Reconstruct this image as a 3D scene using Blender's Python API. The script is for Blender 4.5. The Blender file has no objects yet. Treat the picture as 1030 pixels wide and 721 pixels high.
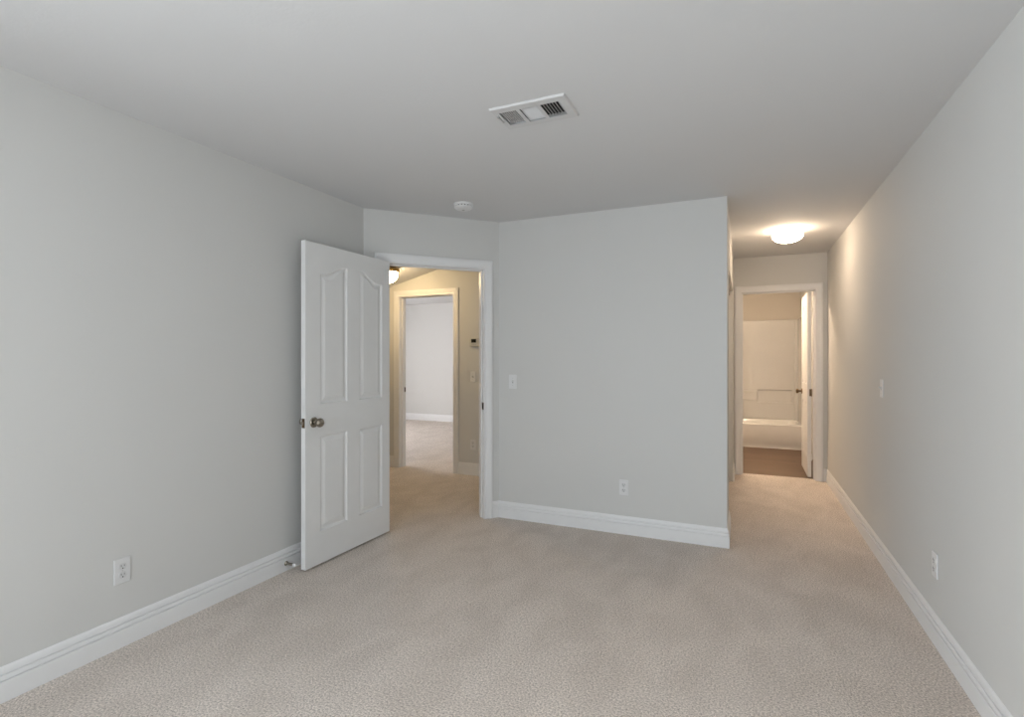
import bpy, bmesh, math
from mathutils import Vector, Matrix

S = bpy.context.scene
COL = S.collection
PI = math.pi

# ------------------------------------------------------------------ camera, world, lights, exposure
cam_data = bpy.data.cameras.new('camera')
cam = bpy.data.objects.new('camera', cam_data)
COL.objects.link(cam)
S.camera = cam
cam_data.sensor_width = 36.0
cam_data.lens = 527.0 / 1030.0 * 36.0
cam_data.shift_y = -1.2 / 1030.0
cam_data.clip_start = 0.02
cam.location = (0.0, 0.0, 1.322)
cam.rotation_euler = (PI / 2, 0, math.atan(233.0 / 527.0))

S.view_settings.view_transform = 'Standard'
S.view_settings.look = 'None'
S.view_settings.gamma = 1.0
S.view_settings.use_curve_mapping = False
S.view_settings.exposure = 0.04
S.cycles.denoising_prefilter = 'NONE'

world = bpy.data.worlds.new('world')
S.world = world
world.use_nodes = True
wn = world.node_tree
wn.nodes.clear()
w_out = wn.nodes.new('ShaderNodeOutputWorld')
w_bg = wn.nodes.new('ShaderNodeBackground')
w_bg.inputs['Color'].default_value = (0.62, 0.78, 1.0, 1)
w_bg.inputs['Strength'].default_value = 1.0
wn.links.new(w_bg.outputs['Background'], w_out.inputs['Surface'])


def area_light(name, loc, rot, sx, sy, watts, color):
    d = bpy.data.lights.new(name, 'AREA')
    d.shape = 'RECTANGLE'
    d.size, d.size_y = sx, sy
    d.energy = watts
    d.color = color
    o = bpy.data.objects.new(name, d)
    o.location = loc
    o.rotation_euler = rot
    COL.objects.link(o)
    return o


# area lamps as daylight at added unseen windows of bedroom and far room
area_light('daylight_added_rear', (-1.10, -2.60, 1.15), (PI / 2, 0, 0), 2.4, 1.8, 52.0, (0.945, 0.970, 1.045))
area_light('daylight_added_side', (-2.92, -1.15, 1.15), (PI / 2, 0, -PI / 2), 1.9, 1.8, 156.0, (0.945, 0.970, 1.045))
area_light('daylight_added_far_room', (-7.75, 6.5, 1.4), (PI / 2, 0, -PI / 2), 1.9, 1.5, 162.0, (1.0, 0.935, 0.965))
LAMP_ALCOVE = (1.0, 0.755, 0.53)
LAMP_HALL = (1.0, 0.73, 0.40)
FILL_ROOM = (1.0, 0.985, 0.98)  # colour of the added bedroom fill lamp
E_ALCOVE, E_HALL, E_BATH, E_FILL = 33.0, 56.0, 135.0, 8.0

# ------------------------------------------------------------------ materials


def nodes_of(name):
    m = bpy.data.materials.new(name)
    m.use_nodes = True
    nt = m.node_tree
    return m, nt, nt.nodes['Principled BSDF']


def plain(name, rgb, rough=0.5, metal=0.0, spec=0.5):
    """a paint or metal with a faint procedural unevenness"""
    m, nt, b = nodes_of(name)
    tc = nt.nodes.new('ShaderNodeTexCoord')
    nz = nt.nodes.new('ShaderNodeTexNoise')
    nz.inputs['Scale'].default_value = 9.0
    nz.inputs['Detail'].default_value = 3.0
    nt.links.new(tc.outputs['Object'], nz.inputs['Vector'])
    mx = nt.nodes.new('ShaderNodeMix')
    mx.data_type = 'RGBA'
    mx.inputs[6].default_value = (*[c * 0.975 for c in rgb], 1)
    mx.inputs[7].default_value = (*[min(1, c * 1.02) for c in rgb], 1)
    nt.links.new(nz.outputs['Fac'], mx.inputs[0])
    nt.links.new(mx.outputs[2], b.inputs['Base Color'])
    b.inputs['Roughness'].default_value = rough
    b.inputs['Metallic'].default_value = metal
    b.inputs['Specular IOR Level'].default_value = spec
    return m


def textured_paint(name, rgb, scale=95.0, strength=0.22, dist=0.0015, rough=0.75):
    """orange-peel drywall paint"""
    m, nt, b = nodes_of(name)
    tc = nt.nodes.new('ShaderNodeTexCoord')
    n1 = nt.nodes.new('ShaderNodeTexNoise')
    n1.inputs['Scale'].default_value = scale
    n1.inputs['Detail'].default_value = 3.0
    n1.inputs['Roughness'].default_value = 0.55
    nt.links.new(tc.outputs['Object'], n1.inputs['Vector'])
    n2 = nt.nodes.new('ShaderNodeTexNoise')
    n2.inputs['Scale'].default_value = 1.3
    n2.inputs['Detail'].default_value = 2.0
    nt.links.new(tc.outputs['Object'], n2.inputs['Vector'])
    mx = nt.nodes.new('ShaderNodeMix')
    mx.data_type = 'RGBA'
    mx.inputs[6].default_value = (*[c * 0.985 for c in rgb], 1)
    mx.inputs[7].default_value = (*[c * 1.015 for c in rgb], 1)
    nt.links.new(n2.outputs['Fac'], mx.inputs[0])
    nt.links.new(mx.outputs[2], b.inputs['Base Color'])
    bp = nt.nodes.new('ShaderNodeBump')
    bp.inputs['Strength'].default_value = strength
    bp.inputs['Distance'].default_value = dist
    nt.links.new(n1.outputs['Fac'], bp.inputs['Height'])
    nt.links.new(bp.outputs['Normal'], b.inputs['Normal'])
    b.inputs['Roughness'].default_value = rough
    b.inputs['Specular IOR Level'].default_value = 0.25
    return m


def carpet_material(name):
    m, nt, b = nodes_of(name)
    L = nt.links.new
    tc = nt.nodes.new('ShaderNodeTexCoord')
    fine = nt.nodes.new('ShaderNodeTexNoise')
    fine.inputs['Scale'].default_value = 128.0
    fine.inputs['Detail'].default_value = 4.0
    fine.inputs['Roughness'].default_value = 0.75
    L(tc.outputs['Object'], fine.inputs['Vector'])
    r1 = nt.nodes.new('ShaderNodeValToRGB')
    r1.color_ramp.elements[0].position = 0.34
    r1.color_ramp.elements[0].color = (0.350, 0.298, 0.260, 1)
    r1.color_ramp.elements[1].position = 0.62
    r1.color_ramp.elements[1].color = (0.980, 0.890, 0.812, 1)
    L(fine.outputs['Fac'], r1.inputs['Fac'])
    # vacuum and foot marks: the pile lies one way or the other in long soft patches
    mp = nt.nodes.new('ShaderNodeMapping')
    mp.inputs['Rotation'].default_value = (0, 0, math.radians(-38))
    mp.inputs['Scale'].default_value = (2.2, 1.3, 1.0)
    L(tc.outputs['Object'], mp.inputs['Vector'])
    patch = nt.nodes.new('ShaderNodeTexNoise')
    patch.inputs['Scale'].default_value = 2.1
    patch.inputs['Detail'].default_value = 4.0
    patch.inputs['Distortion'].default_value = 0.6
    L(mp.outputs['Vector'], patch.inputs['Vector'])
    r2 = nt.nodes.new('ShaderNodeValToRGB')
    r2.color_ramp.elements[0].position = 0.36
    r2.color_ramp.elements[0].color = (0.90, 0.893, 0.885, 1)
    r2.color_ramp.elements[1].position = 0.64
    r2.color_ramp.elements[1].color = (1.0, 1.0, 1.0, 1)
    L(patch.outputs['Fac'], r2.inputs['Fac'])
    mul = nt.nodes.new('ShaderNodeMix')
    mul.data_type = 'RGBA'
    mul.blend_type = 'MULTIPLY'
    mul.inputs[0].default_value = 1.0
    L(r1.outputs['Color'], mul.inputs[6])
    L(r2.outputs['Color'], mul.inputs[7])
    L(mul.outputs[2], b.inputs['Base Color'])
    bp = nt.nodes.new('ShaderNodeBump')
    bp.inputs['Strength'].default_value = 0.45
    bp.inputs['Distance'].default_value = 0.006
    L(fine.outputs['Fac'], bp.inputs['Height'])
    L(bp.outputs['Normal'], b.inputs['Normal'])
    b.inputs['Roughness'].default_value = 1.0
    b.inputs['Specular IOR Level'].default_value = 0.05
    return m


def plank_material(name):
    m, nt, b = nodes_of(name)
    L = nt.links.new
    tc = nt.nodes.new('ShaderNodeTexCoord')
    br = nt.nodes.new('ShaderNodeTexBrick')
    br.inputs['Color1'].default_value = (0.145, 0.090, 0.058, 1)
    br.inputs['Color2'].default_value = (0.180, 0.116, 0.077, 1)
    br.inputs['Mortar'].default_value = (0.10, 0.065, 0.045, 1)
    br.inputs['Scale'].default_value = 1.0
    br.inputs['Mortar Size'].default_value = 0.002
    br.inputs['Brick Width'].default_value = 1.2
    br.inputs['Row Height'].default_value = 0.15
    mp = nt.nodes.new('ShaderNodeMapping')
    L(tc.outputs['Object'], mp.inputs['Vector'])
    L(mp.outputs['Vector'], br.inputs['Vector'])
    m2 = nt.nodes.new('ShaderNodeMapping')
    m2.inputs['Scale'].default_value = (3.0, 40.0, 1.0)
    L(tc.outputs['Object'], m2.inputs['Vector'])
    gr = nt.nodes.new('ShaderNodeTexNoise')
    gr.inputs['Scale'].default_value = 1.5
    gr.inputs['Detail'].default_value = 6.0
    L(m2.outputs['Vector'], gr.inputs['Vector'])
    r = nt.nodes.new('ShaderNodeValToRGB')
    r.color_ramp.elements[0].position = 0.3
    r.color_ramp.elements[0].color = (0.72, 0.70, 0.68, 1)
    r.color_ramp.elements[1].position = 0.7
    r.color_ramp.elements[1].color = (1.15, 1.12, 1.08, 1)
    L(gr.outputs['Fac'], r.inputs['Fac'])
    mul = nt.nodes.new('ShaderNodeMix')
    mul.data_type = 'RGBA'
    mul.blend_type = 'MULTIPLY'
    mul.inputs[0].default_value = 1.0
    L(br.outputs['Color'], mul.inputs[6])
    L(r.outputs['Color'], mul.inputs[7])
    L(mul.outputs[2], b.inputs['Base Color'])
    b.inputs['Roughness'].default_value = 0.45
    return m


def glow(name, rgb, strength):
    m, nt, b = nodes_of(name)
    b.inputs['Base Color'].default_value = (0.9, 0.88, 0.82, 1)
    b.inputs['Roughness'].default_value = 0.35
    b.inputs['Emission Color'].default_value = (*rgb, 1)
    b.inputs['Emission Strength'].default_value = strength
    return m


def pane_material(name):
    m = bpy.data.materials.new(name)
    m.use_nodes = True
    nt = m.node_tree
    nt.nodes.clear()
    o = nt.nodes.new('ShaderNodeOutputMaterial')
    t = nt.nodes.new('ShaderNodeBsdfTransparent')
    t.inputs['Color'].default_value = (0.96, 0.98, 0.97, 1)
    g = nt.nodes.new('ShaderNodeBsdfGlossy')
    g.inputs['Roughness'].default_value = 0.02
    mx = nt.nodes.new('ShaderNodeMixShader')
    mx.inputs['Fac'].default_value = 0.06
    nt.links.new(t.outputs[0], mx.inputs[1])
    nt.links.new(g.outputs[0], mx.inputs[2])
    nt.links.new(mx.outputs[0], o.inputs['Surface'])
    return m


WALL = textured_paint('wall_paint', (0.698, 0.696, 0.678))
CEIL = textured_paint('ceiling_paint', (0.725, 0.729, 0.733), scale=75.0, strength=0.22, dist=0.002)
BATHWALL = textured_paint('bathroom_paint', (0.68, 0.64, 0.58))
TRIM = plain('white_trim_enamel', (0.860, 0.860, 0.860), rough=0.35)
DOORP = plain('white_door_enamel', (0.850, 0.852, 0.845), rough=0.42)
CARPET = carpet_material('beige_carpet')
PLANK = plank_material('brown_plank_vinyl')
PLASTIC = plain('white_plastic', (0.80, 0.80, 0.80), rough=0.3)
PLASTIC2 = plain('white_socket_plastic', (0.72, 0.72, 0.72), rough=0.35)
SOCKETLESS = plain('cream_plastic', (0.66, 0.65, 0.60), rough=0.4)
DARK = plain('dark_slot', (0.03, 0.03, 0.03), rough=0.7)
NICKEL = plain('satin_nickel', (0.32, 0.285, 0.235), rough=0.28, metal=1.0)
BRONZE = plain('dark_bronze', (0.16, 0.11, 0.07), rough=0.35, metal=1.0)
BRASS = plain('aged_brass', (0.55, 0.38, 0.15), rough=0.45, metal=1.0)
PEWTER = plain('grey_white_metal', (0.62, 0.60, 0.58), rough=0.4, metal=0.3)
VENTM = plain('white_vent_enamel', (0.66, 0.66, 0.66), rough=0.45)
DUCT = plain('dark_duct_metal', (0.06, 0.06, 0.06), rough=0.8)
SLATM = plain('grey_vent_slat', (0.50, 0.50, 0.49), rough=0.5)
ACRYL = plain('white_acrylic', (0.70, 0.69, 0.67), rough=0.22)
TUBM = plain('white_tub_enamel', (0.86, 0.85, 0.83), rough=0.15)
SCREEN = plain('dark_display', (0.015, 0.018, 0.016), rough=0.25)
RUBBER = plain('white_rubber', (0.85, 0.85, 0.85), rough=0.5)
PANE = pane_material('window_glass')

# ------------------------------------------------------------------ helpers


def link(name, bm, mat, parent=None, smooth=False, bevel=0.0, seg=2, sharp=40):
    bmesh.ops.recalc_face_normals(bm, faces=bm.faces)
    me = bpy.data.meshes.new(name)
    bm.to_mesh(me)
    bm.free()
    me.materials.append(mat)
    if smooth:
        for p in me.polygons:
            p.use_smooth = True
        me.set_sharp_from_angle(angle=math.radians(sharp))
    o = bpy.data.objects.new(name, me)
    COL.objects.link(o)
    if parent is not None:
        o.parent = parent
    if bevel > 0:
        md = o.modifiers.new('edge', 'BEVEL')
        md.width = bevel
        md.segments = seg
        md.limit_method = 'ANGLE'
        md.angle_limit = math.radians(40)
    return o


def tag(o, label, cat, group=None, kind=None):
    o['label'] = label
    o['category'] = cat
    if group:
        o['group'] = group
    if kind:
        o['kind'] = kind
    return o


def empty(name, loc=(0, 0, 0), rz=0.0):
    o = bpy.data.objects.new(name, None)
    o.empty_display_size = 0.1
    o.location = loc
    o.rotation_euler = (0, 0, rz)
    COL.objects.link(o)
    return o


def copy_tree(o, parent=None):
    c = o.copy()
    COL.objects.link(c)
    if parent is not None:
        c.parent = parent
    for ch in list(o.children):
        copy_tree(ch, c)
    return c


def add_box(bm, x0, x1, y0, y1, z0, z1, mat=None):
    vs = [bm.verts.new((x, y, z)) for z in (z0, z1) for y in (y0, y1) for x in (x0, x1)]
    if mat is not None:
        for v in vs:
            v.co = mat @ v.co
    for f in ((0, 2, 3, 1), (4, 5, 7, 6), (0, 1, 5, 4), (2, 6, 7, 3), (0, 4, 6, 2), (1, 3, 7, 5)):
        bm.faces.new([vs[i] for i in f])
    return vs


def add_lathe(bm, prof, seg=40, mat=None):
    """prof: (radius, z) from one end to the other, about local z"""
    rings = []
    for r, z in prof:
        if r < 1e-6:
            v = bm.verts.new((0, 0, z))
            if mat is not None:
                v.co = mat @ v.co
            rings.append([v])
        else:
            ring = []
            for k in range(seg):
                a = 2 * PI * k / seg
                v = bm.verts.new((r * math.cos(a), r * math.sin(a), z))
                if mat is not None:
                    v.co = mat @ v.co
                ring.append(v)
            rings.append(ring)
    for a, b in zip(rings[:-1], rings[1:]):
        if len(a) == 1 and len(b) == 1:
            continue
        for k in range(seg):
            k2 = (k + 1) % seg
            if len(a) == 1:
                bm.faces.new((a[0], b[k], b[k2]))
            elif len(b) == 1:
                bm.faces.new((a[k], b[0], a[k2]))
            else:
                bm.faces.new((a[k], b[k], b[k2], a[k2]))
    for ring in (rings[0], rings[-1]):
        if len(ring) > 1:
            bm.faces.new(ring)


def add_prism(bm, pts, z0, z1):
    lo = [bm.verts.new((x, y, z0)) for x, y in pts]
    hi = [bm.verts.new((x, y, z1)) for x, y in pts]
    n = len(pts)
    bm.faces.new(lo)
    bm.faces.new(hi)
    for k in range(n):
        bm.faces.new((lo[k], lo[(k + 1) % n], hi[(k + 1) % n], hi[k]))


def grid_solid(bm, A, B, T, holes, fmap):
    """a slab A0..A1 x B0..B1 x T0..T1 with rectangular holes, closed, mapped by fmap(a, t, b)"""
    ac = sorted({A[0], A[1]} | {h[0] for h in holes} | {h[1] for h in holes})
    bc = sorted({B[0], B[1]} | {h[2] for h in holes} | {h[3] for h in holes})
    ac = [a for a in ac if A[0] <= a <= A[1]]
    bc = [b for b in bc if B[0] <= b <= B[1]]

    def solid(i, j):
        if i < 0 or j < 0 or i >= len(ac) - 1 or j >= len(bc) - 1:
            return False
        ca, cb = (ac[i] + ac[i + 1]) / 2, (bc[j] + bc[j + 1]) / 2
        return not any(h[0] < ca < h[1] and h[2] < cb < h[3] for h in holes)
    cache = {}

    def V(i, j, k):
        if (i, j, k) not in cache:
            cache[(i, j, k)] = bm.verts.new(fmap(ac[i], T[k], bc[j]))
        return cache[(i, j, k)]
    for i in range(len(ac) - 1):
        for j in range(len(bc) - 1):
            if not solid(i, j):
                continue
            for k in (0, 1):
                bm.faces.new((V(i, j, k), V(i + 1, j, k), V(i + 1, j + 1, k), V(i, j + 1, k)))
            if not solid(i - 1, j):
                bm.faces.new((V(i, j, 0), V(i, j + 1, 0), V(i, j + 1, 1), V(i, j, 1)))
            if not solid(i + 1, j):
                bm.faces.new((V(i + 1, j, 0), V(i + 1, j + 1, 0), V(i + 1, j + 1, 1), V(i + 1, j, 1)))
            if not solid(i, j - 1):
                bm.faces.new((V(i, j, 0), V(i + 1, j, 0), V(i + 1, j, 1), V(i, j, 1)))
            if not solid(i, j + 1):
                bm.faces.new((V(i, j + 1, 0), V(i + 1, j + 1, 0), V(i + 1, j + 1, 1), V(i, j + 1, 1)))


def frame_of(P, Q):
    """local frame of a wall seen from its room side: s runs P to Q, t goes into the wall, z up"""
    P, Q = Vector(P), Vector(Q)
    u = (Q - P).normalized()
    n = Vector((-u.y, u.x))            # left of travel = into the wall
    return lambda s, t, z: (P.x + u.x * s + n.x * t, P.y + u.y * s + n.y * t, z)


def wall(name, P, Q, label, holes=(), mat=None, thick=0.12, z0=0.0, z1=2.44, ext=(0, 0)):
    L = (Vector(Q) - Vector(P)).length
    bm = bmesh.new()
    grid_solid(bm, (-ext[0], L + ext[1]), (z0, z1), (0.0, thick), list(holes), frame_of(P, Q))
    return tag(link(name, bm, mat or WALL), label, 'wall', kind='structure')


BASE_PROFILE = [(0, 0), (0.0150, 0), (0.0150, 0.078), (0.0145, 0.0795), (0.0075, 0.0805), (0.0075, 0.0855),
                (0.0130, 0.0865), (0.0135, 0.090), (0.0110, 0.1015), (0.0045, 0.1025), (0.0045, 0.1075),
                (0.0095, 0.1085), (0.0095, 0.112), (0.0070, 0.125), (0.0040, 0.132), (0.0015, 0.135), (0, 0.135)]


def baseboard(name, path, label):
    """path runs with the wall on its left and the room on its right"""
    pts = [Vector(p) for p in path]
    bm = bmesh.new()
    rings = []
    for i, p in enumerate(pts):
        dirs = []
        if i > 0:
            dirs.append((pts[i] - pts[i - 1]).normalized())
        if i < len(pts) - 1:
            dirs.append((pts[i + 1] - pts[i]).normalized())
        ns = [Vector((d.y, -d.x)) for d in dirs]
        m = sum(ns, Vector((0, 0))).normalized()
        k = 1.0 / max(0.3, m.dot(ns[0]))
        rings.append([bm.verts.new((p.x + m.x * k * d, p.y + m.y * k * d, z)) for d, z in BASE_PROFILE])
    n = len(BASE_PROFILE)
    for a, b in zip(rings[:-1], rings[1:]):
        for k in range(n):
            bm.faces.new((a[k], a[(k + 1) % n], b[(k + 1) % n], b[k]))
    bm.faces.new(rings[0])
    bm.faces.new(rings[-1])
    return tag(link(name, bm, TRIM, smooth=True, sharp=18), label, 'baseboard', kind='structure')


CASE_PROFILE = [(0.0, 0.0), (0.0, 0.009), (0.003, 0.012), (0.010, 0.0125), (0.018, 0.0105), (0.026, 0.0115),
                (0.040, 0.016), (0.052, 0.0185), (0.062, 0.0185), (0.068, 0.016), (0.070, 0.011), (0.070, 0.0)]


def add_casing(bm, F, s0, s1, zt, face_t, sign):
    """a mitred casing round an opening; face_t is the wall face, sign the way it stands out"""
    rings = []
    for (s, z, ds, dz) in ((s0, 0.0, -1, 0), (s0, zt, -1, 1), (s1, zt, 1, 1), (s1, 0.0, 1, 0)):
        rings.append([bm.verts.new(F(s + ds * w, face_t + sign * h, z + dz * w)) for w, h in CASE_PROFILE])
    n = len(CASE_PROFILE)
    for a, b in zip(rings[:-1], rings[1:]):
        for k in range(n):
            bm.faces.new((a[k], a[(k + 1) % n], b[(k + 1) % n], b[k]))
    bm.faces.new(rings[0])
    bm.faces.new(rings[-1])


def add_fbox(bm, F, s0, s1, t0, t1, z0, z1):
    vs = [bm.verts.new(F(s, t, z)) for z in (z0, z1) for t in (t0, t1) for s in (s0, s1)]
    for f in ((0, 2, 3, 1), (4, 5, 7, 6), (0, 1, 5, 4), (2, 6, 7, 3), (0, 4, 6, 2), (1, 3, 7, 5)):
        bm.faces.new([vs[i] for i in f])


def door_trim(name, P, Q, s0, s1, zt, label, thick=0.12, stop_t=0.05):
    """jamb lining, door stop and casings on both faces of an opening s0..s1 (clear), height zt"""
    F = frame_of(P, Q)
    bm = bmesh.new()
    j = 0.018
    # lining
    add_fbox(bm, F, s0 - j, s0, -0.001, thick + 0.001, 0, zt)
    add_fbox(bm, F, s1, s1 + j, -0.001, thick + 0.001, 0, zt)
    add_fbox(bm, F, s0 - j, s1 + j, -0.001, thick + 0.001, zt, zt + j)
    # stop
    add_fbox(bm, F, s0, s0 + 0.010, stop_t, stop_t + 0.032, 0, zt)
    add_fbox(bm, F, s1 - 0.010, s1, stop_t, stop_t + 0.032, 0, zt)
    add_fbox(bm, F, s0 + 0.010, s1 - 0.010, stop_t, stop_t + 0.032, zt - 0.010, zt)
    r = 0.004
    add_casing(bm, F, s0 - r, s1 + r, zt + r, 0.0, -1)
    add_casing(bm, F, s0 - r, s1 + r, zt + r, thick, 1)
    o = link(name, bm, TRIM, smooth=True)
    return tag(o, label, 'door frame', kind='structure'), F


def strike(parent, F, s, inward, t, z):
    """a small metal strike plate let into the jamb face"""
    bm = bmesh.new()
    a, b = sorted((s, s + inward * 0.0015))
    add_fbox(bm, F, a, b, t - 0.020, t + 0.020, z - 0.029, z + 0.029)
    o = link('strike_plate', bm, BRONZE, parent)
    o['label'] = 'small dark metal strike plate'
    bm = bmesh.new()
    a, b = sorted((s + inward * 0.001, s + inward * 0.002))
    add_fbox(bm, F, a, b, t - 0.012, t + 0.012, z - 0.020, z + 0.020)
    link('bolt_hole', bm, DARK, o)


# ------------------------------------------------------------------ room shell
XL, XR, YB, YR, H = -2.605, 0.815, 3.93, -2.30, 2.44
XA = -0.105                       # left wall of the alcove
C1 = (-2.605, 3.14)               # left wall meets the slanted wall
C2 = (-1.855, 3.93)               # slanted wall meets the back wall
YE = 6.45                         # end wall of the alcove
YH = 5.20                         # far wall of the hall
YF = 9.31                         # far wall of the room across the hall

bm = bmesh.new()
add_prism(bm, [(-7.62, YR - 0.12), (0.935, YR - 0.12), (0.935, 6.535), (-1.0, 6.535), (-1.0, 9.55), (-7.62, 9.55)], -0.10, 0.0)
tag(link('floor', bm, CARPET), 'beige cut-pile carpet with faint vacuum marks over the whole bedroom', 'floor', kind='structure')
bm = bmesh.new()
add_prism(bm, [(-1.0, 6.535), (0.935, 6.535), (0.935, 9.55), (-1.0, 9.55)], -0.10, -0.004)
tag(link('floor_bathroom', bm, PLANK), 'brown wood-look plank floor beyond the bathroom doorway', 'floor', kind='structure')

VX0, VX1, VY0, VY1 = -1.05, -0.694, 2.115, 2.336      # ceiling vent
bm = bmesh.new()
grid_solid(bm, (-7.62, 0.935), (YR - 0.12, 9.55), (H, H + 0.14), [(VX0 + 0.022, VX1 - 0.022, VY0 + 0.034, VY1 - 0.034)],
           lambda a, t, b: (a, b, t))
tag(link('ceiling', bm, CEIL), 'flat pale grey textured ceiling over the bedroom', 'ceiling', kind='structure')

# sloped soffit over the left end of the hall
bm = bmesh.new()
zs = lambda x: 2.324 + 0.244 * (x + 3.289)
x_hi = -3.289 + (H - 2.324) / 0.244
prof = [(-4.20, zs(-4.20)), (x_hi, H), (-4.20, H)]
lo = [bm.verts.new((x, 2.90, z)) for x, z in prof]
hi = [bm.verts.new((x, YH, z)) for x, z in prof]
bm.faces.new(lo)
bm.faces.new(hi)
for k in range(3):
    bm.faces.new((lo[k], lo[(k + 1) % 3], hi[(k + 1) % 3], hi[k]))
tag(link('ceiling_hall', bm, CEIL), 'sloping warm-lit ceiling above the hall doorway', 'ceiling', kind='structure')

WX0, WX1, WZ0, WZ1 = -2.20, 0.00, 0.32, 2.06
# bedroom walls (P to Q with the wall on the left of travel)
wall('wall_left', (XL, YR), C1, 'long plain pale grey wall behind the open panelled door', ext=(0.12, 0.0),
     holes=[(-1.95 - YR, -0.35 - YR, WZ0, WZ1)])
SA0, SA1, ZT = 0.152, 0.954, 2.040
wall('wall_slanted', C1, C2, 'short slanted wall holding the bedroom doorway', holes=[(SA0 - 0.018, SA1 + 0.018, 0.0, ZT + 0.018)], thick=0.115)
wall('wall_back', C2, (XA, YB), 'bright pale grey wall between the doorway and the alcove')
CL0, CL1, CLZ = 4.40 - YB, 6.05 - YB, 2.03
wall('wall_alcove', (XA, YB + 0.12), (XA, YE), 'wall along the left of the alcove with the closet opening',
     holes=[(CL0 - 0.12, CL1 - 0.12, 0.0, CLZ)])
ES0, ES1, EZ = 0.088, 0.805, 2.045           # opening along the end wall, s from x = XA
wall('wall_end', (XA, YE), (XR, YE), 'end wall of the alcove above the bathroom doorway', holes=[(ES0 - 0.018, ES1 + 0.018, 0.0, EZ + 0.018)], ext=(0.9, 0))
wall('wall_right', (XR, 9.55), (XR, YR), 'long plain pale wall running into the alcove', ext=(0, 0.12))
wall('wall_rear', (XR, YR), (XL, YR), 'bedroom wall with the added window, opposite the doorway',
     holes=[(XR - WX1, XR - WX0, WZ0, WZ1)])

# closet shell behind the alcove wall
wall('wall_closet', (-0.82, 4.05), (-0.82, YE), 'back wall inside the alcove closet', thick=0.08)

# hall and the room across it
wall('wall_hall', (-7.50, YH), (-0.90, YH), 'beige hall wall with the far doorway and thermostat',
     holes=[(7.50 - 3.772 - 0.018, 7.50 - 3.034 + 0.018, 0.0, ZT + 0.018)], ext=(0.12, 0))
wall('wall_hall_left', (-4.20, 2.78), (-4.20, YH), 'wall closing the left end of the hall')
wall('wall_hall_front', (-2.725, 2.90), (-4.20, 2.90), 'hall wall behind the bedroom wall')
wall('wall_hall_right', (-1.45, YH), (-1.45, 4.05), 'wall closing the right end of the hall')
RW0, RW1 = 5.65, 7.35
wall('wall_far_room_left', (-7.50, YH + 0.12), (-7.50, YF), 'wall with the added window in the room across the hall',
     holes=[(RW0 - YH - 0.12, RW1 - YH - 0.12, 0.75, 2.05)])
wall('wall_far_room_back', (-7.50, YF), (-2.2, YF), 'white far wall of the room across the hall', ext=(0.12, 0.12))
wall('wall_far_room_right', (-2.2, YF), (-2.2, YH + 0.12), 'right wall of the room across the hall')

# bathroom walls
wall('wall_bathroom_left', (-0.72, YE + 0.12), (-0.72, 9.30), 'left wall of the bathroom', mat=BATHWALL)
wall('wall_bathroom_back', (-0.72, 9.30), (XR, 9.30), 'tan bathroom wall above the tub surround', mat=BATHWALL, ext=(0.12, 0))

# ------------------------------------------------------------------ windows added out of frame for the daylight


def window(name, F, s0, s1, z0, z1, label, thick=0.12):
    bm = bmesh.new()
    w = 0.05
    t0, t1 = 0.05, 0.10
    add_fbox(bm, F, s0, s0 + w, t0, t1, z0, z1)
    add_fbox(bm, F, s1 - w, s1, t0, t1, z0, z1)
    add_fbox(bm, F, s0 + w, s1 - w, t0, t1, z0, z0 + w)
    add_fbox(bm, F, s0 + w, s1 - w, t0, t1, z1 - w, z1)
    m = (s0 + s1) / 2
    add_fbox(bm, F, m - 0.025, m + 0.025, t0, t1, z0 + w, z1 - w)
    fr = tag(link(name, bm, TRIM, bevel=0.003), label, 'window', kind='structure')
    bm = bmesh.new()
    add_fbox(bm, F, s0 + w, m - 0.025, 0.073, 0.077, z0 + w, z1 - w)
    add_fbox(bm, F, m + 0.025, s1 - w, 0.073, 0.077, z0 + w, z1 - w)
    link('pane', bm, PANE, fr)
    bm = bmesh.new()
    add_fbox(bm, F, s0 - 0.03, s1 + 0.03, -0.035, 0.05, z0 - 0.025, z0)
    link('window_sill', bm, TRIM, fr, bevel=0.004)


window('window_added_1', frame_of((XR, YR), (XL, YR)), XR - WX1, XR - WX0, WZ0, WZ1, 'added unseen white two-pane bedroom window behind the viewer')
window('window_added_3', frame_of((XL, YR), C1), -1.95 - YR, -0.35 - YR, WZ0, WZ1, 'added unseen white two-pane bedroom window on the left wall behind the viewer')  # added to brighten the right wall and floor
window('window_added_2', frame_of((-7.50, YH + 0.12), (-7.50, YF)), RW0 - YH - 0.12, RW1 - YH - 0.12, 0.75, 2.05, 'added unseen white two-pane window of the room across the hall')

# ------------------------------------------------------------------ door frames
trim1, F1 = door_trim('trim_1', C1, C2, SA0, SA1, ZT, 'white casing round the bedroom doorway in the slanted wall', thick=0.115, stop_t=0.038)
strike(trim1, F1, SA1, -1, 0.018, 0.922)
trim2, F2 = door_trim('trim_2', (-7.50, YH), (-0.90, YH), 7.50 - 3.772, 7.50 - 3.034, ZT, 'cream casing round the doorway across the hall', stop_t=0.05)
strike(trim2, F2, 7.50 - 3.772, 1, 0.100, 0.93)
trim3, F3 = door_trim('trim_3', (XA, YE), (XR, YE), ES0, ES1, EZ, 'white casing round the bathroom doorway at the alcove end', stop_t=0.05)

# closet: head track and bypass doors
bm = bmesh.new()
add_box(bm, -0.205, -0.135, 4.40, 6.05, CLZ - 0.045, CLZ)
tag(link('trim_4', bm, BRONZE), 'dark sliding-door track under the closet header', 'door track', kind='structure')

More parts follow.
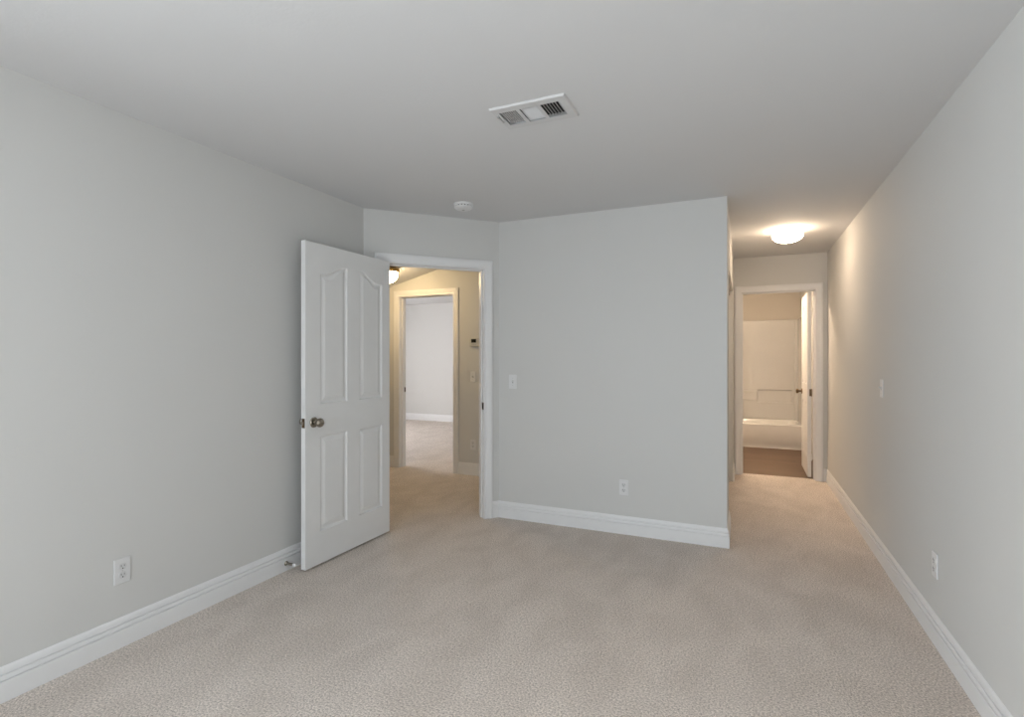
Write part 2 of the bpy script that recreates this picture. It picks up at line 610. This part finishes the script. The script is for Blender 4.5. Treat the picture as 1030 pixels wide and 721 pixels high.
# ------------------------------------------------------------------ baseboards
Fp = lambda F, s: F(s, 0, 0)[:2]
baseboard('baseboard_left', [(XL, YR), C1, Fp(F1, SA0 - 0.0745)], 'white baseboard along the left wall up to the doorway')
baseboard('baseboard_back', [Fp(F1, SA1 + 0.0745), C2, (XA, YB), (XA, 4.40)], 'white baseboard along the back wall, wrapping into the alcove')
baseboard('baseboard_alcove', [(XA, 6.05), (XA, YE - 0.02)], 'short white baseboard between the closet and bathroom doorway')
baseboard('baseboard_right', [(XR - 0.0365, YE), (XR, YE), (XR, YR)], 'white baseboard along the right wall')
baseboard('baseboard_rear', [(XR - 0.0145, YR), (XL + 0.0145, YR)], 'white baseboard below the added bedroom window')
baseboard('baseboard_hall', [(-3.034 + 0.0745, YH), (-1.45, YH)], 'cream baseboard right of the hall doorway')
baseboard('baseboard_hall_left', [(-4.20, YH), (-3.772 - 0.0745, YH)], 'cream baseboard left of the hall doorway')
baseboard('baseboard_far_room', [(-7.50, YF), (-2.2, YF)], 'white baseboard at the far end of the room across the hall')

# ------------------------------------------------------------------ panelled doors


def panel_outline(u0, u1, z0, z1, rise=0.0, high='right'):
    if rise == 0:
        return [(u0, z0), (u1, z0), (u1, z1), (u0, z1)]
    top = []
    N = 14
    for k in range(N + 1):
        f = k / N                        # from the high end to the low end
        g = min(1, max(0, (f - 0.04) / 0.80))
        zz = z1 + rise * 0.5 * (1 + math.cos(PI * g))
        top.append((f, zz))
    if high == 'right':
        return [(u0, z0), (u1, z0)] + [(u1 + (u0 - u1) * f, zz) for f, zz in top]
    return [(u0, z0), (u1, z0)] + [(u0 + (u1 - u0) * f, zz) for f, zz in reversed(top)]


PANEL_RINGS = [(0.0, 0.0), (0.004, 0.0045), (0.010, 0.0090), (0.017, 0.0095), (0.024, 0.0075), (0.043, 0.0015)]


def door_leaf(name, w, h, t, parent=None):
    """a moulded four-panel leaf: u 0..w along x, z 0..h, faces at y = 0 and y = t"""
    k = w / 0.815
    pans = [(0.122 * k, 0.364 * k, 1.013, 1.845, 0.068, 'right'),
            (0.484 * k, 0.728 * k, 1.013, 1.845, 0.068, 'left'),
            (0.122 * k, 0.364 * k, 0.206, 0.812),
            (0.484 * k, 0.728 * k, 0.206, 0.812)]
    bm = bmesh.new()
    outer = {}
    for side in (0, 1):
        yy = lambda d: d if side == 0 else t - d
        edges = []
        ov = [bm.verts.new((u, yy(0), z)) for u, z in ((0, 0), (w, 0), (w, h), (0, h))]
        outer[side] = ov
        edges += [bm.edges.new((ov[i], ov[(i + 1) % 4])) for i in range(4)]
        for pts in pans:
            rings = []
            for off, dep in PANEL_RINGS:
                rings.append([bm.verts.new((u, yy(dep), z)) for u, z in panel_outline(pts[0] + off, pts[1] - off, pts[2] + off, pts[3] - off, *pts[4:])])
            n = len(rings[0])
            edges += [bm.edges.new((rings[0][i], rings[0][(i + 1) % n])) for i in range(n)]
            for a, b in zip(rings[:-1], rings[1:]):
                for i in range(n):
                    bm.faces.new((a[i], a[(i + 1) % n], b[(i + 1) % n], b[i]))
            bm.faces.new(rings[-1])
        bmesh.ops.triangle_fill(bm, use_beauty=True, use_dissolve=False, edges=edges)
    for i in range(4):
        a, b = outer[0], outer[1]
        bm.faces.new((a[i], a[(i + 1) % 4], b[(i + 1) % 4], b[i]))
    return link(name, bm, DOORP, parent)


def knob(parent, u, z, t, mat):
    """both knobs of a leaf with their rosettes"""
    for side in (0, 1):
        R = Matrix.Translation((u, 0 if side == 0 else t, z)) @ Matrix.Rotation(PI / 2 if side == 0 else -PI / 2, 4, 'X')
        bm = bmesh.new()
        add_lathe(bm, [(0.0, 0.0), (0.033, 0.0), (0.033, 0.004), (0.029, 0.009), (0.014, 0.012), (0.012, 0.030),
                       (0.016, 0.034), (0.024, 0.039), (0.0285, 0.048), (0.0285, 0.054), (0.025, 0.062), (0.016, 0.067), (0.0, 0.068)],
                  36, R)
        o = link('door_knob', bm, mat, parent, smooth=True)
        o['label'] = 'round satin nickel knob' if mat is NICKEL else 'round dark bronze knob'


def latch(parent, z, t, mat):
    bm = bmesh.new()
    add_box(bm, -0.0012, 0.0, t / 2 - 0.0125, t / 2 + 0.0125, z - 0.029, z + 0.029)
    o = link('latch_plate', bm, BRONZE, parent)
    bm = bmesh.new()
    add_box(bm, -0.011, -0.001, t / 2 - 0.006, t / 2 + 0.006, z - 0.011, z + 0.011)
    link('latch_bolt', bm, NICKEL, o, bevel=0.002)


def hinges(parent, w, t, mat, zs_, y):
    for z in zs_:
        bm = bmesh.new()
        add_lathe(bm, [(0.0, -0.041), (0.0050, -0.040), (0.0050, 0.040), (0.0, 0.041)], 14, Matrix.Translation((w + 0.004, y, z)))
        add_box(bm, w, w + 0.0015, min(y, t / 2), max(y, t / 2), z - 0.038, z + 0.038)
        link('hinge', bm, mat, parent, smooth=True)


# bedroom door: free edge near the viewer, hinged at the doorway's left jamb, almost flat to the left wall
W1, T1 = 0.813, 0.035
d1 = door_leaf('door_1', W1, 2.030, T1)
near = Vector((-2.462, 2.430))
far = Vector((-2.445, 3.243))
a1 = math.atan2(far.y - near.y, far.x - near.x)
d1.location = (near.x, near.y, 0.012)
d1.rotation_euler = (0, 0, a1)
tag(d1, 'white four-panel door standing open against the left wall', 'door', kind='structure')
knob(d1, 0.068, 0.903, T1, NICKEL)
latch(d1, 0.903, T1, NICKEL)
hinges(d1, W1, T1, NICKEL, (0.22, 1.02, 1.82), T1 + 0.002)

# bathroom door, swung inwards against the bathroom's right wall
W2 = 0.705
d2 = door_leaf('door_2', W2, 2.028, T1)
far2 = Vector((0.648, 6.572 + W2))
near2 = Vector((0.642, 6.572))
# local +u runs from the free edge (far) to the hinge edge (near)
a2 = math.atan2(near2.y - far2.y, near2.x - far2.x)
d2.location = (far2.x, far2.y, 0.010)
d2.rotation_euler = (0, 0, a2)
tag(d2, 'white bathroom door swung inwards, seen nearly edge-on', 'door', kind='structure')
knob(d2, 0.066, 0.905, T1, BRONZE)
latch(d2, 0.905, T1, BRONZE)
hinges(d2, W2, T1, BRONZE, (0.925,), T1 + 0.002)
hinges(d2, W2, T1, TRIM, (0.22, 1.80), T1 + 0.002)

# closet bypass doors
for i, (x, y0, y1, lab) in enumerate(((-0.160, 4.41, 5.25, 'closet sliding panel nearer the bedroom'),
                                      (-0.197, 5.20, 6.04, 'closet sliding panel nearer the bathroom'))):
    bm = bmesh.new()
    add_box(bm, x - 0.014, x + 0.014, y0, y1, 0.012, CLZ - 0.05)
    d = tag(link('door_%d' % (3 + i), bm, DOORP, bevel=0.003), lab, 'door', kind='structure')
    bm = bmesh.new()
    add_lathe(bm, [(0, 0.0), (0.022, 0.0), (0.024, 0.002), (0.020, 0.003), (0.0, 0.0015)], 24,
              Matrix.Translation((x + 0.0142, (y0 + 0.06) if i == 0 else (y1 - 0.06), 0.95)) @ Matrix.Rotation(PI / 2, 4, 'Y'))
    link('finger_pull', bm, BRONZE, d, smooth=True)

# ------------------------------------------------------------------ wall plates (built facing local -y, x right, z up)


def screw(bm, x, z, y):
    add_lathe(bm, [(0, -0.0012), (0.0028, -0.0008), (0.003, 0.001)], 12, Matrix.Translation((x, y, z)) @ Matrix.Rotation(-PI / 2, 4, 'X'))


def make_outlet():
    r = empty('wall_outlet')
    bm = bmesh.new()
    add_box(bm, -0.0345, 0.0345, -0.006, 0.0, -0.0575, 0.0575)
    pl = link('cover_plate', bm, PLASTIC, r, bevel=0.003, seg=3)
    for s in (-1, 1):
        bm = bmesh.new()
        # rounded receptacle face with flattened top and bottom
        pts = []
        for k in range(28):
            a = 2 * PI * k / 28
            pts.append((0.0172 * math.cos(a), max(-0.0142, min(0.0142, 0.0172 * math.sin(a)))))
        lo = [bm.verts.new((x, -0.006, s * 0.0195 + z)) for x, z in pts]
        hi = [bm.verts.new((x * 0.96, -0.0082, s * 0.0195 + z * 0.96)) for x, z in pts]
        bm.faces.new(hi)
        for k in range(28):
            bm.faces.new((lo[k], lo[(k + 1) % 28], hi[(k + 1) % 28], hi[k]))
        so = link('socket', bm, PLASTIC2, r, smooth=True)
        for (x, z, w, h) in ((-0.0064, 0.004, 0.0022, 0.009), (0.0064, 0.004, 0.0022, 0.0075), (0.0, -0.0075, 0.0048, 0.0052)):
            bm = bmesh.new()
            add_box(bm, x - w / 2, x + w / 2, -0.0086, -0.0080, s * 0.0195 + z - h / 2, s * 0.0195 + z + h / 2)
            link('slot', bm, DARK, so)
    bm = bmesh.new()
    screw(bm, 0, 0, -0.0062)
    link('screw', bm, PEWTER, r)
    return r


def make_switch():
    r = empty('light_switch')
    bm = bmesh.new()
    add_box(bm, -0.0345, 0.0345, -0.006, 0.0, -0.0575, 0.0575)
    link('cover_plate', bm, PLASTIC, r, bevel=0.003, seg=3)
    bm = bmesh.new()
    add_box(bm, -0.0055, 0.0055, -0.0068, -0.0058, -0.0125, 0.0125)
    sl = link('toggle_surround', bm, SLATM, r)
    bm = bmesh.new()
    add_box(bm, -0.0042, 0.0042, -0.020, -0.004, -0.004, 0.0045, Matrix.Translation((0, 0, 0)) @ Matrix.Rotation(math.radians(-24), 4, 'X'))
    link('toggle', bm, PLASTIC2, r, bevel=0.0012)
    for z in (-0.030, 0.030):
        bm = bmesh.new()
        screw(bm, 0, z, -0.0062)
        link('screw', bm, PEWTER, r)
    return r


OUT = make_outlet()
SWI = make_switch()


def place(src, first, loc, rz, label, cat, group):
    o = src if first else copy_tree(src)
    o.location = loc
    o.rotation_euler = (0, 0, rz)
    tag(o, label, cat, group)
    return o


G1, G2 = 'white duplex wall outlets', 'white toggle light switches'
place(OUT, True, (XL, 1.472, 0.346), PI / 2, 'white duplex outlet low on the left wall', 'outlet', G1)
place(OUT, False, (-0.821, YB, 0.347), 0, 'white duplex outlet on the back wall above its baseboard', 'outlet', G1)
place(OUT, False, (XR, 3.018, 0.359), -PI / 2, 'white duplex outlet low on the right wall, seen edge-on', 'outlet', G1)
place(OUT, False, (-2.775, YH, 0.344), 0, 'small white outlet low on the hall wall', 'outlet', G1)
place(SWI, True, (-1.729, YB, 1.122), 0, 'white toggle switch on the back wall beside the doorway', 'light switch', G2)
place(SWI, False, (XR, 4.045, 1.122), -PI / 2, 'white toggle switch on the right wall near the alcove', 'light switch', G2)
place(SWI, False, (-2.775, YH, 1.105), 0, 'white toggle switch under the thermostat in the hall', 'light switch', G2)

# thermostat
r = empty('thermostat', (-2.752, YH, 1.490))
bm = bmesh.new()
add_box(bm, -0.060, 0.060, -0.024, 0.0, -0.048, 0.048)
link('housing', bm, SOCKETLESS, r, bevel=0.006, seg=3)
bm = bmesh.new()
add_box(bm, -0.034, 0.026, -0.0252, -0.0238, -0.004, 0.036)
link('display', bm, SCREEN, r)['label'] = 'dark display'
for k in range(3):
    bm = bmesh.new()
    add_box(bm, -0.028 + k * 0.021, -0.014 + k * 0.021, -0.0262, -0.0238, -0.030, -0.020)
    link('button', bm, SLATM, r, bevel=0.001)
tag(r, 'white thermostat with a dark display on the hall wall', 'thermostat')

# ------------------------------------------------------------------ spring door stop on the left baseboard
r = empty('door_stop', (XL + 0.0145, 2.40, 0.048))
RX = Matrix.Rotation(PI / 2, 4, 'Y')
bm = bmesh.new()
add_lathe(bm, [(0.0, 0.0), (0.014, 0.0), (0.014, 0.003), (0.009, 0.010), (0.0, 0.011)], 24, RX)
link('mount', bm, NICKEL, r, smooth=True)
bm = bmesh.new()
turns, n_c, rr, wr = 11, 14, 0.0062, 0.0014
prev = None
N = turns * n_c
rings = []
for k in range(N + 1):
    a = 2 * PI * k / n_c
    c = Vector((0.008 + 0.055 * k / N, rr * math.cos(a), rr * math.sin(a)))
    er = Vector((0, math.cos(a), math.sin(a)))
    rings.append([bm.verts.new(c + er * (wr * math.cos(q)) + Vector((1, 0, 0)) * (wr * math.sin(q))) for q in [2 * PI * j / 6 for j in range(6)]])
for p, q in zip(rings[:-1], rings[1:]):
    for j in range(6):
        bm.faces.new((p[j], p[(j + 1) % 6], q[(j + 1) % 6], q[j]))
bm.faces.new(rings[0])
bm.faces.new(rings[-1])
link('spring', bm, NICKEL, r, smooth=True)
bm = bmesh.new()
add_lathe(bm, [(0.0, 0.060), (0.0075, 0.060), (0.0095, 0.064), (0.0095, 0.076), (0.007, 0.080), (0.0, 0.081)], 24, RX)
link('rubber_tip', bm, RUBBER, r, smooth=True)['label'] = 'white rubber tip'
tag(r, 'small metal spring door stop on the left baseboard by the open door', 'door stop')

# ------------------------------------------------------------------ ceiling vent
r = empty('ceiling_vent', ((VX0 + VX1) / 2, (VY0 + VY1) / 2, H))
VW, VD = VX1 - VX0, VY1 - VY0
ux = lambda a: -VW / 2 + VW * a
vy = lambda b: VD / 2 - VD * b
SEC = [(0.085, 0.315), (0.365, 0.595), (0.645, 0.885)]
B0, B1 = 0.195, 0.80
bm = bmesh.new()
# sloped lip and flat face plate with three openings
grid_solid(bm, (-VW / 2 + 0.005, VW / 2 - 0.005), (-VD / 2 + 0.005, VD / 2 - 0.005), (-0.0085, -0.0065),
           [(ux(a), ux(b), vy(B1), vy(B0)) for a, b in SEC], lambda a, t, b: (a, b, t))
o4 = [(-VW / 2, -VD / 2), (VW / 2, -VD / 2), (VW / 2, VD / 2), (-VW / 2, VD / 2)]
i4 = [(-VW / 2 + 0.005, -VD / 2 + 0.005), (VW / 2 - 0.005, -VD / 2 + 0.005), (VW / 2 - 0.005, VD / 2 - 0.005), (-VW / 2 + 0.005, VD / 2 - 0.005)]
R0 = [bm.verts.new((x, y, 0.0)) for x, y in o4]
R1 = [bm.verts.new((x, y, -0.003)) for x, y in o4]
R2 = [bm.verts.new((x, y, -0.0085)) for x, y in i4]
R3 = [bm.verts.new((x, y, 0.0)) for x, y in i4]
for a, b in ((R0, R1), (R1, R2), (R2, R3), (R3, R0)):
    for k in range(4):
        bm.faces.new((a[k], a[(k + 1) % 4], b[(k + 1) % 4], b[k]))
link('face_frame', bm, VENTM, r)
for (a, b), ang, kind_ in zip(SEC, (38, 0, -22), 'xyx'):
    x0, x1, y0, y1 = ux(a), ux(b), vy(B1), vy(B0)
    if kind_ == 'x':
        n = 8 if ang > 0 else 6
        for k in range(n):
            bm = bmesh.new()
            xc = x0 + (x1 - x0) * (k + 0.5) / n
            add_box(bm, -0.0006, 0.0006, y0 - 0.001, y1 + 0.001, *((-0.0031, 0.0031) if ang > 0 else (-0.0070, 0.0070)),
                    Matrix.Translation((xc, 0, 0.001)) @ Matrix.Rotation(math.radians(ang), 4, 'Y'))
            link('slat', bm, VENTM, r)
    else:
        n = 10
        for k in range(n):
            bm = bmesh.new()
            yc = y0 + (y1 - y0) * (k + 0.5) / n
            add_box(bm, x0 - 0.001, x1 + 0.001, -0.0006, 0.0006, -0.0036, 0.0036,
                    Matrix.Translation((0, yc, -0.0005)) @ Matrix.Rotation(math.radians(42), 4, 'X'))
            link('slat', bm, VENTM, r)
bm = bmesh.new()
add_box(bm, ux(0.035), ux(0.05), vy(0.66), vy(0.40), -0.013, -0.008)
add_box(bm, ux(0.030), ux(0.055), vy(0.72), vy(0.64), -0.016, -0.008)
link('damper_lever', bm, SLATM, r, bevel=0.001)
# dark duct collar above the slats
bm = bmesh.new()
x0, x1, y0, y1 = -VW / 2 + 0.0225, VW / 2 - 0.0225, -VD / 2 + 0.0345, VD / 2 - 0.0345
g = 0.002
add_box(bm, x0, x0 + g, y0, y1, 0.012, 0.13)
add_box(bm, x1 - g, x1, y0, y1, 0.012, 0.13)
add_box(bm, x0 + g, x1 - g, y0, y0 + g, 0.012, 0.13)
add_box(bm, x0 + g, x1 - g, y1 - g, y1, 0.012, 0.13)
add_box(bm, x0, x1, y0, y1, 0.13, 0.134)
link('duct_collar', bm, DUCT, r)
tag(r, 'white rectangular air vent with three louvred sections on the ceiling', 'vent')

# ------------------------------------------------------------------ smoke detector
r = empty('smoke_detector', (-1.872, 3.355, H))
bm = bmesh.new()
add_lathe(bm, [(0.0, 0.0), (0.070, 0.0), (0.070, -0.010), (0.066, -0.014), (0.0, -0.014)], 48)
link('mounting_base', bm, PLASTIC, r, smooth=True)
bm = bmesh.new()
add_lathe(bm, [(0.0, -0.013), (0.058, -0.013), (0.058, -0.022), (0.0, -0.022)], 48)
link('sensing_chamber', bm, DARK, r, smooth=True)
bm = bmesh.new()
for k in range(16):
    a = 2 * PI * (k + 0.3) / 16
    add_box(bm, 0.055, 0.064, -0.007, 0.007, -0.0225, -0.0135, Matrix.Rotation(a, 4, 'Z'))
link('vent_ribs', bm, PLASTIC, r)
bm = bmesh.new()
add_lathe(bm, [(0.0, -0.022), (0.067, -0.022), (0.067, -0.027), (0.061, -0.034), (0.048, -0.040), (0.030, -0.043), (0.0, -0.044)], 48)
link('cover', bm, PLASTIC, r, smooth=True)
bm = bmesh.new()
add_lathe(bm, [(0.0, -0.042), (0.011, -0.042), (0.011, -0.045), (0.009, -0.0465), (0.0, -0.047)], 24)
link('test_button', bm, SLATM, r, smooth=True)
tag(r, 'round white smoke detector on the ceiling in front of the slanted wall', 'smoke detector')

# ------------------------------------------------------------------ ceiling lights


def ceiling_light(loc, rad, depth, base_mat, base_h, base_r, rgb, strength, label, group=None):
    r = empty('ceiling_light', loc)
    bm = bmesh.new()
    add_lathe(bm, [(0.0, 0.0), (base_r, 0.0), (base_r, -base_h * 0.35), (base_r * 0.97, -base_h * 0.45), (base_r * 0.97, -base_h * 0.8),
                   (base_r * 0.93, -base_h), (0.0, -base_h)], 56)
    link('base', bm, base_mat, r, smooth=True)
    bm = bmesh.new()
    prof = [(min(base_r * 0.92, rad * 0.93), -base_h + 0.001), (rad * 0.985, -base_h - 0.002)]
    for k in range(1, 13):
        a = PI / 2 * k / 12
        prof.append((rad * math.cos(a) if k < 12 else 0.0, -base_h - 0.012 - (depth - 0.012) * math.sin(a)))
    add_lathe(bm, prof, 56)
    link('glass_dome', bm, glow('lit_glass', rgb, strength), r, smooth=True)['label'] = 'glowing frosted glass dome'
    bm = bmesh.new()
    z0 = -base_h - depth
    add_lathe(bm, [(0.0, z0 + 0.002), (0.007, z0 + 0.001), (0.007, z0 - 0.003), (0.0045, z0 - 0.009), (0.0, z0 - 0.011)], 18)
    link('finial', bm, base_mat, r, smooth=True)
    tag(r, label, 'ceiling light', group)
    return r


ceiling_light((0.352, 5.18, H), 0.124, 0.078, PEWTER, 0.036, 0.115, LAMP_ALCOVE, E_ALCOVE,
              'lit flush dome light on the alcove ceiling before the bathroom doorway')
lx, ly = -3.475, 4.595
ceiling_light((lx, ly, zs(lx) - 0.012), 0.098, 0.115, BRASS, 0.036, 0.116, LAMP_HALL, E_HALL,
              'lit dome light with brass base on the hall ceiling, half behind the door')
ceiling_light((-0.05, 7.05, H), 0.140, 0.078, PEWTER, 0.038, 0.122, LAMP_ALCOVE, E_BATH,  # unseen lamp, added to light the bathroom
              'added unseen lit flush dome light on the bathroom ceiling above the doorway head')

ceiling_light((-0.50, 0.80, H), 0.170, 0.095, PEWTER, 0.038, 0.165, FILL_ROOM, E_FILL,  # fill lamp added above the view to even out the bedroom
              'added unseen fill dome light in the middle of the bedroom ceiling')

# ------------------------------------------------------------------ bathtub and surround
bm = bmesh.new()
tx0, tx1, ty0, ty1, tz = -0.715, XR - 0.005, 8.50, 9.295, 0.345


def rrect(x0, x1, y0, y1, rad, z, n=6):
    out = []
    for cx, cy, a0 in ((x1 - rad, y0 + rad, -PI / 2), (x1 - rad, y1 - rad, 0), (x0 + rad, y1 - rad, PI / 2), (x0 + rad, y0 + rad, PI)):
        for k in range(n + 1):
            a = a0 + PI / 2 * k / n
            out.append(bm.verts.new((cx + rad * math.cos(a), cy + rad * math.sin(a), z)))
    return out


rings = [rrect(tx0, tx1, ty0 + 0.012, ty1, 0.012, -0.004), rrect(tx0, tx1, ty0 + 0.012, ty1, 0.012, 0.055),
         rrect(tx0, tx1, ty0, ty1, 0.012, 0.070), rrect(tx0, tx1, ty0 + 0.004, ty1, 0.012, 0.300),
         rrect(tx0, tx1, ty0 - 0.004, ty1, 0.014, tz - 0.012), rrect(tx0, tx1, ty0 + 0.002, ty1, 0.016, tz),
         rrect(tx0 + 0.06, tx1 - 0.06, ty0 + 0.075, ty1 - 0.06, 0.10, tz + 0.002),
         rrect(tx0 + 0.075, tx1 - 0.075, ty0 + 0.092, ty1 - 0.075, 0.10, tz - 0.02),
         rrect(tx0 + 0.16, tx1 - 0.10, ty0 + 0.13, ty1 - 0.12, 0.12, 0.09),
         rrect(tx0 + 0.22, tx1 - 0.16, ty0 + 0.19, ty1 - 0.18, 0.12, 0.06)]
n = len(rings[0])
for a, b in zip(rings[:-1], rings[1:]):
    for k in range(n):
        bm.faces.new((a[k], a[(k + 1) % n], b[(k + 1) % n], b[k]))
bm.faces.new(rings[0])
bm.faces.new(rings[-1])
tag(link('bathtub', bm, TUBM, smooth=True), 'white alcove bathtub at the far end of the bathroom', 'bathtub')

r = empty('shower_surround', (0, 9.21, tz))
bm = bmesh.new()
# back panel with ledge and recessed soap shelf, thickness measured from the wall
grid_solid(bm, (-0.72, XR), (tz + 0.002 - tz, 1.91 - tz), (0.008, 0.09), [(0.205, 0.680, 0.615 - tz, 0.805 - tz)], lambda a, t, b: (a, t, b))
link('back_panel', bm, ACRYL, r, bevel=0.008, seg=3)
bm = bmesh.new()
grid_solid(bm, (0.205, 0.680), (0.615 - tz, 0.805 - tz), (0.032, 0.088), [], lambda a, t, b: (a, t, b))
link('soap_recess', bm, ACRYL, r)
bm = bmesh.new()
add_box(bm, -0.70, 0.195, -0.005, 0.009, 0.640 - tz, 0.790 - tz)
link('shelf_ledge', bm, ACRYL, r, bevel=0.008, seg=3)
bm = bmesh.new()
add_box(bm, 0.765, XR - 0.005, -0.70, 0.008, 0.004, 1.91 - tz)
link('side_panel', bm, ACRYL, r, bevel=0.012, seg=3)
bm = bmesh.new()
add_lathe(bm, [(0.030, 0.004), (0.030, 1.90 - tz)], 24, Matrix.Translation((0.752, -0.006, 0)))
link('corner_cove', bm, ACRYL, r, smooth=True)
tag(r, 'white moulded tub surround rising behind the bathtub', 'shower surround')
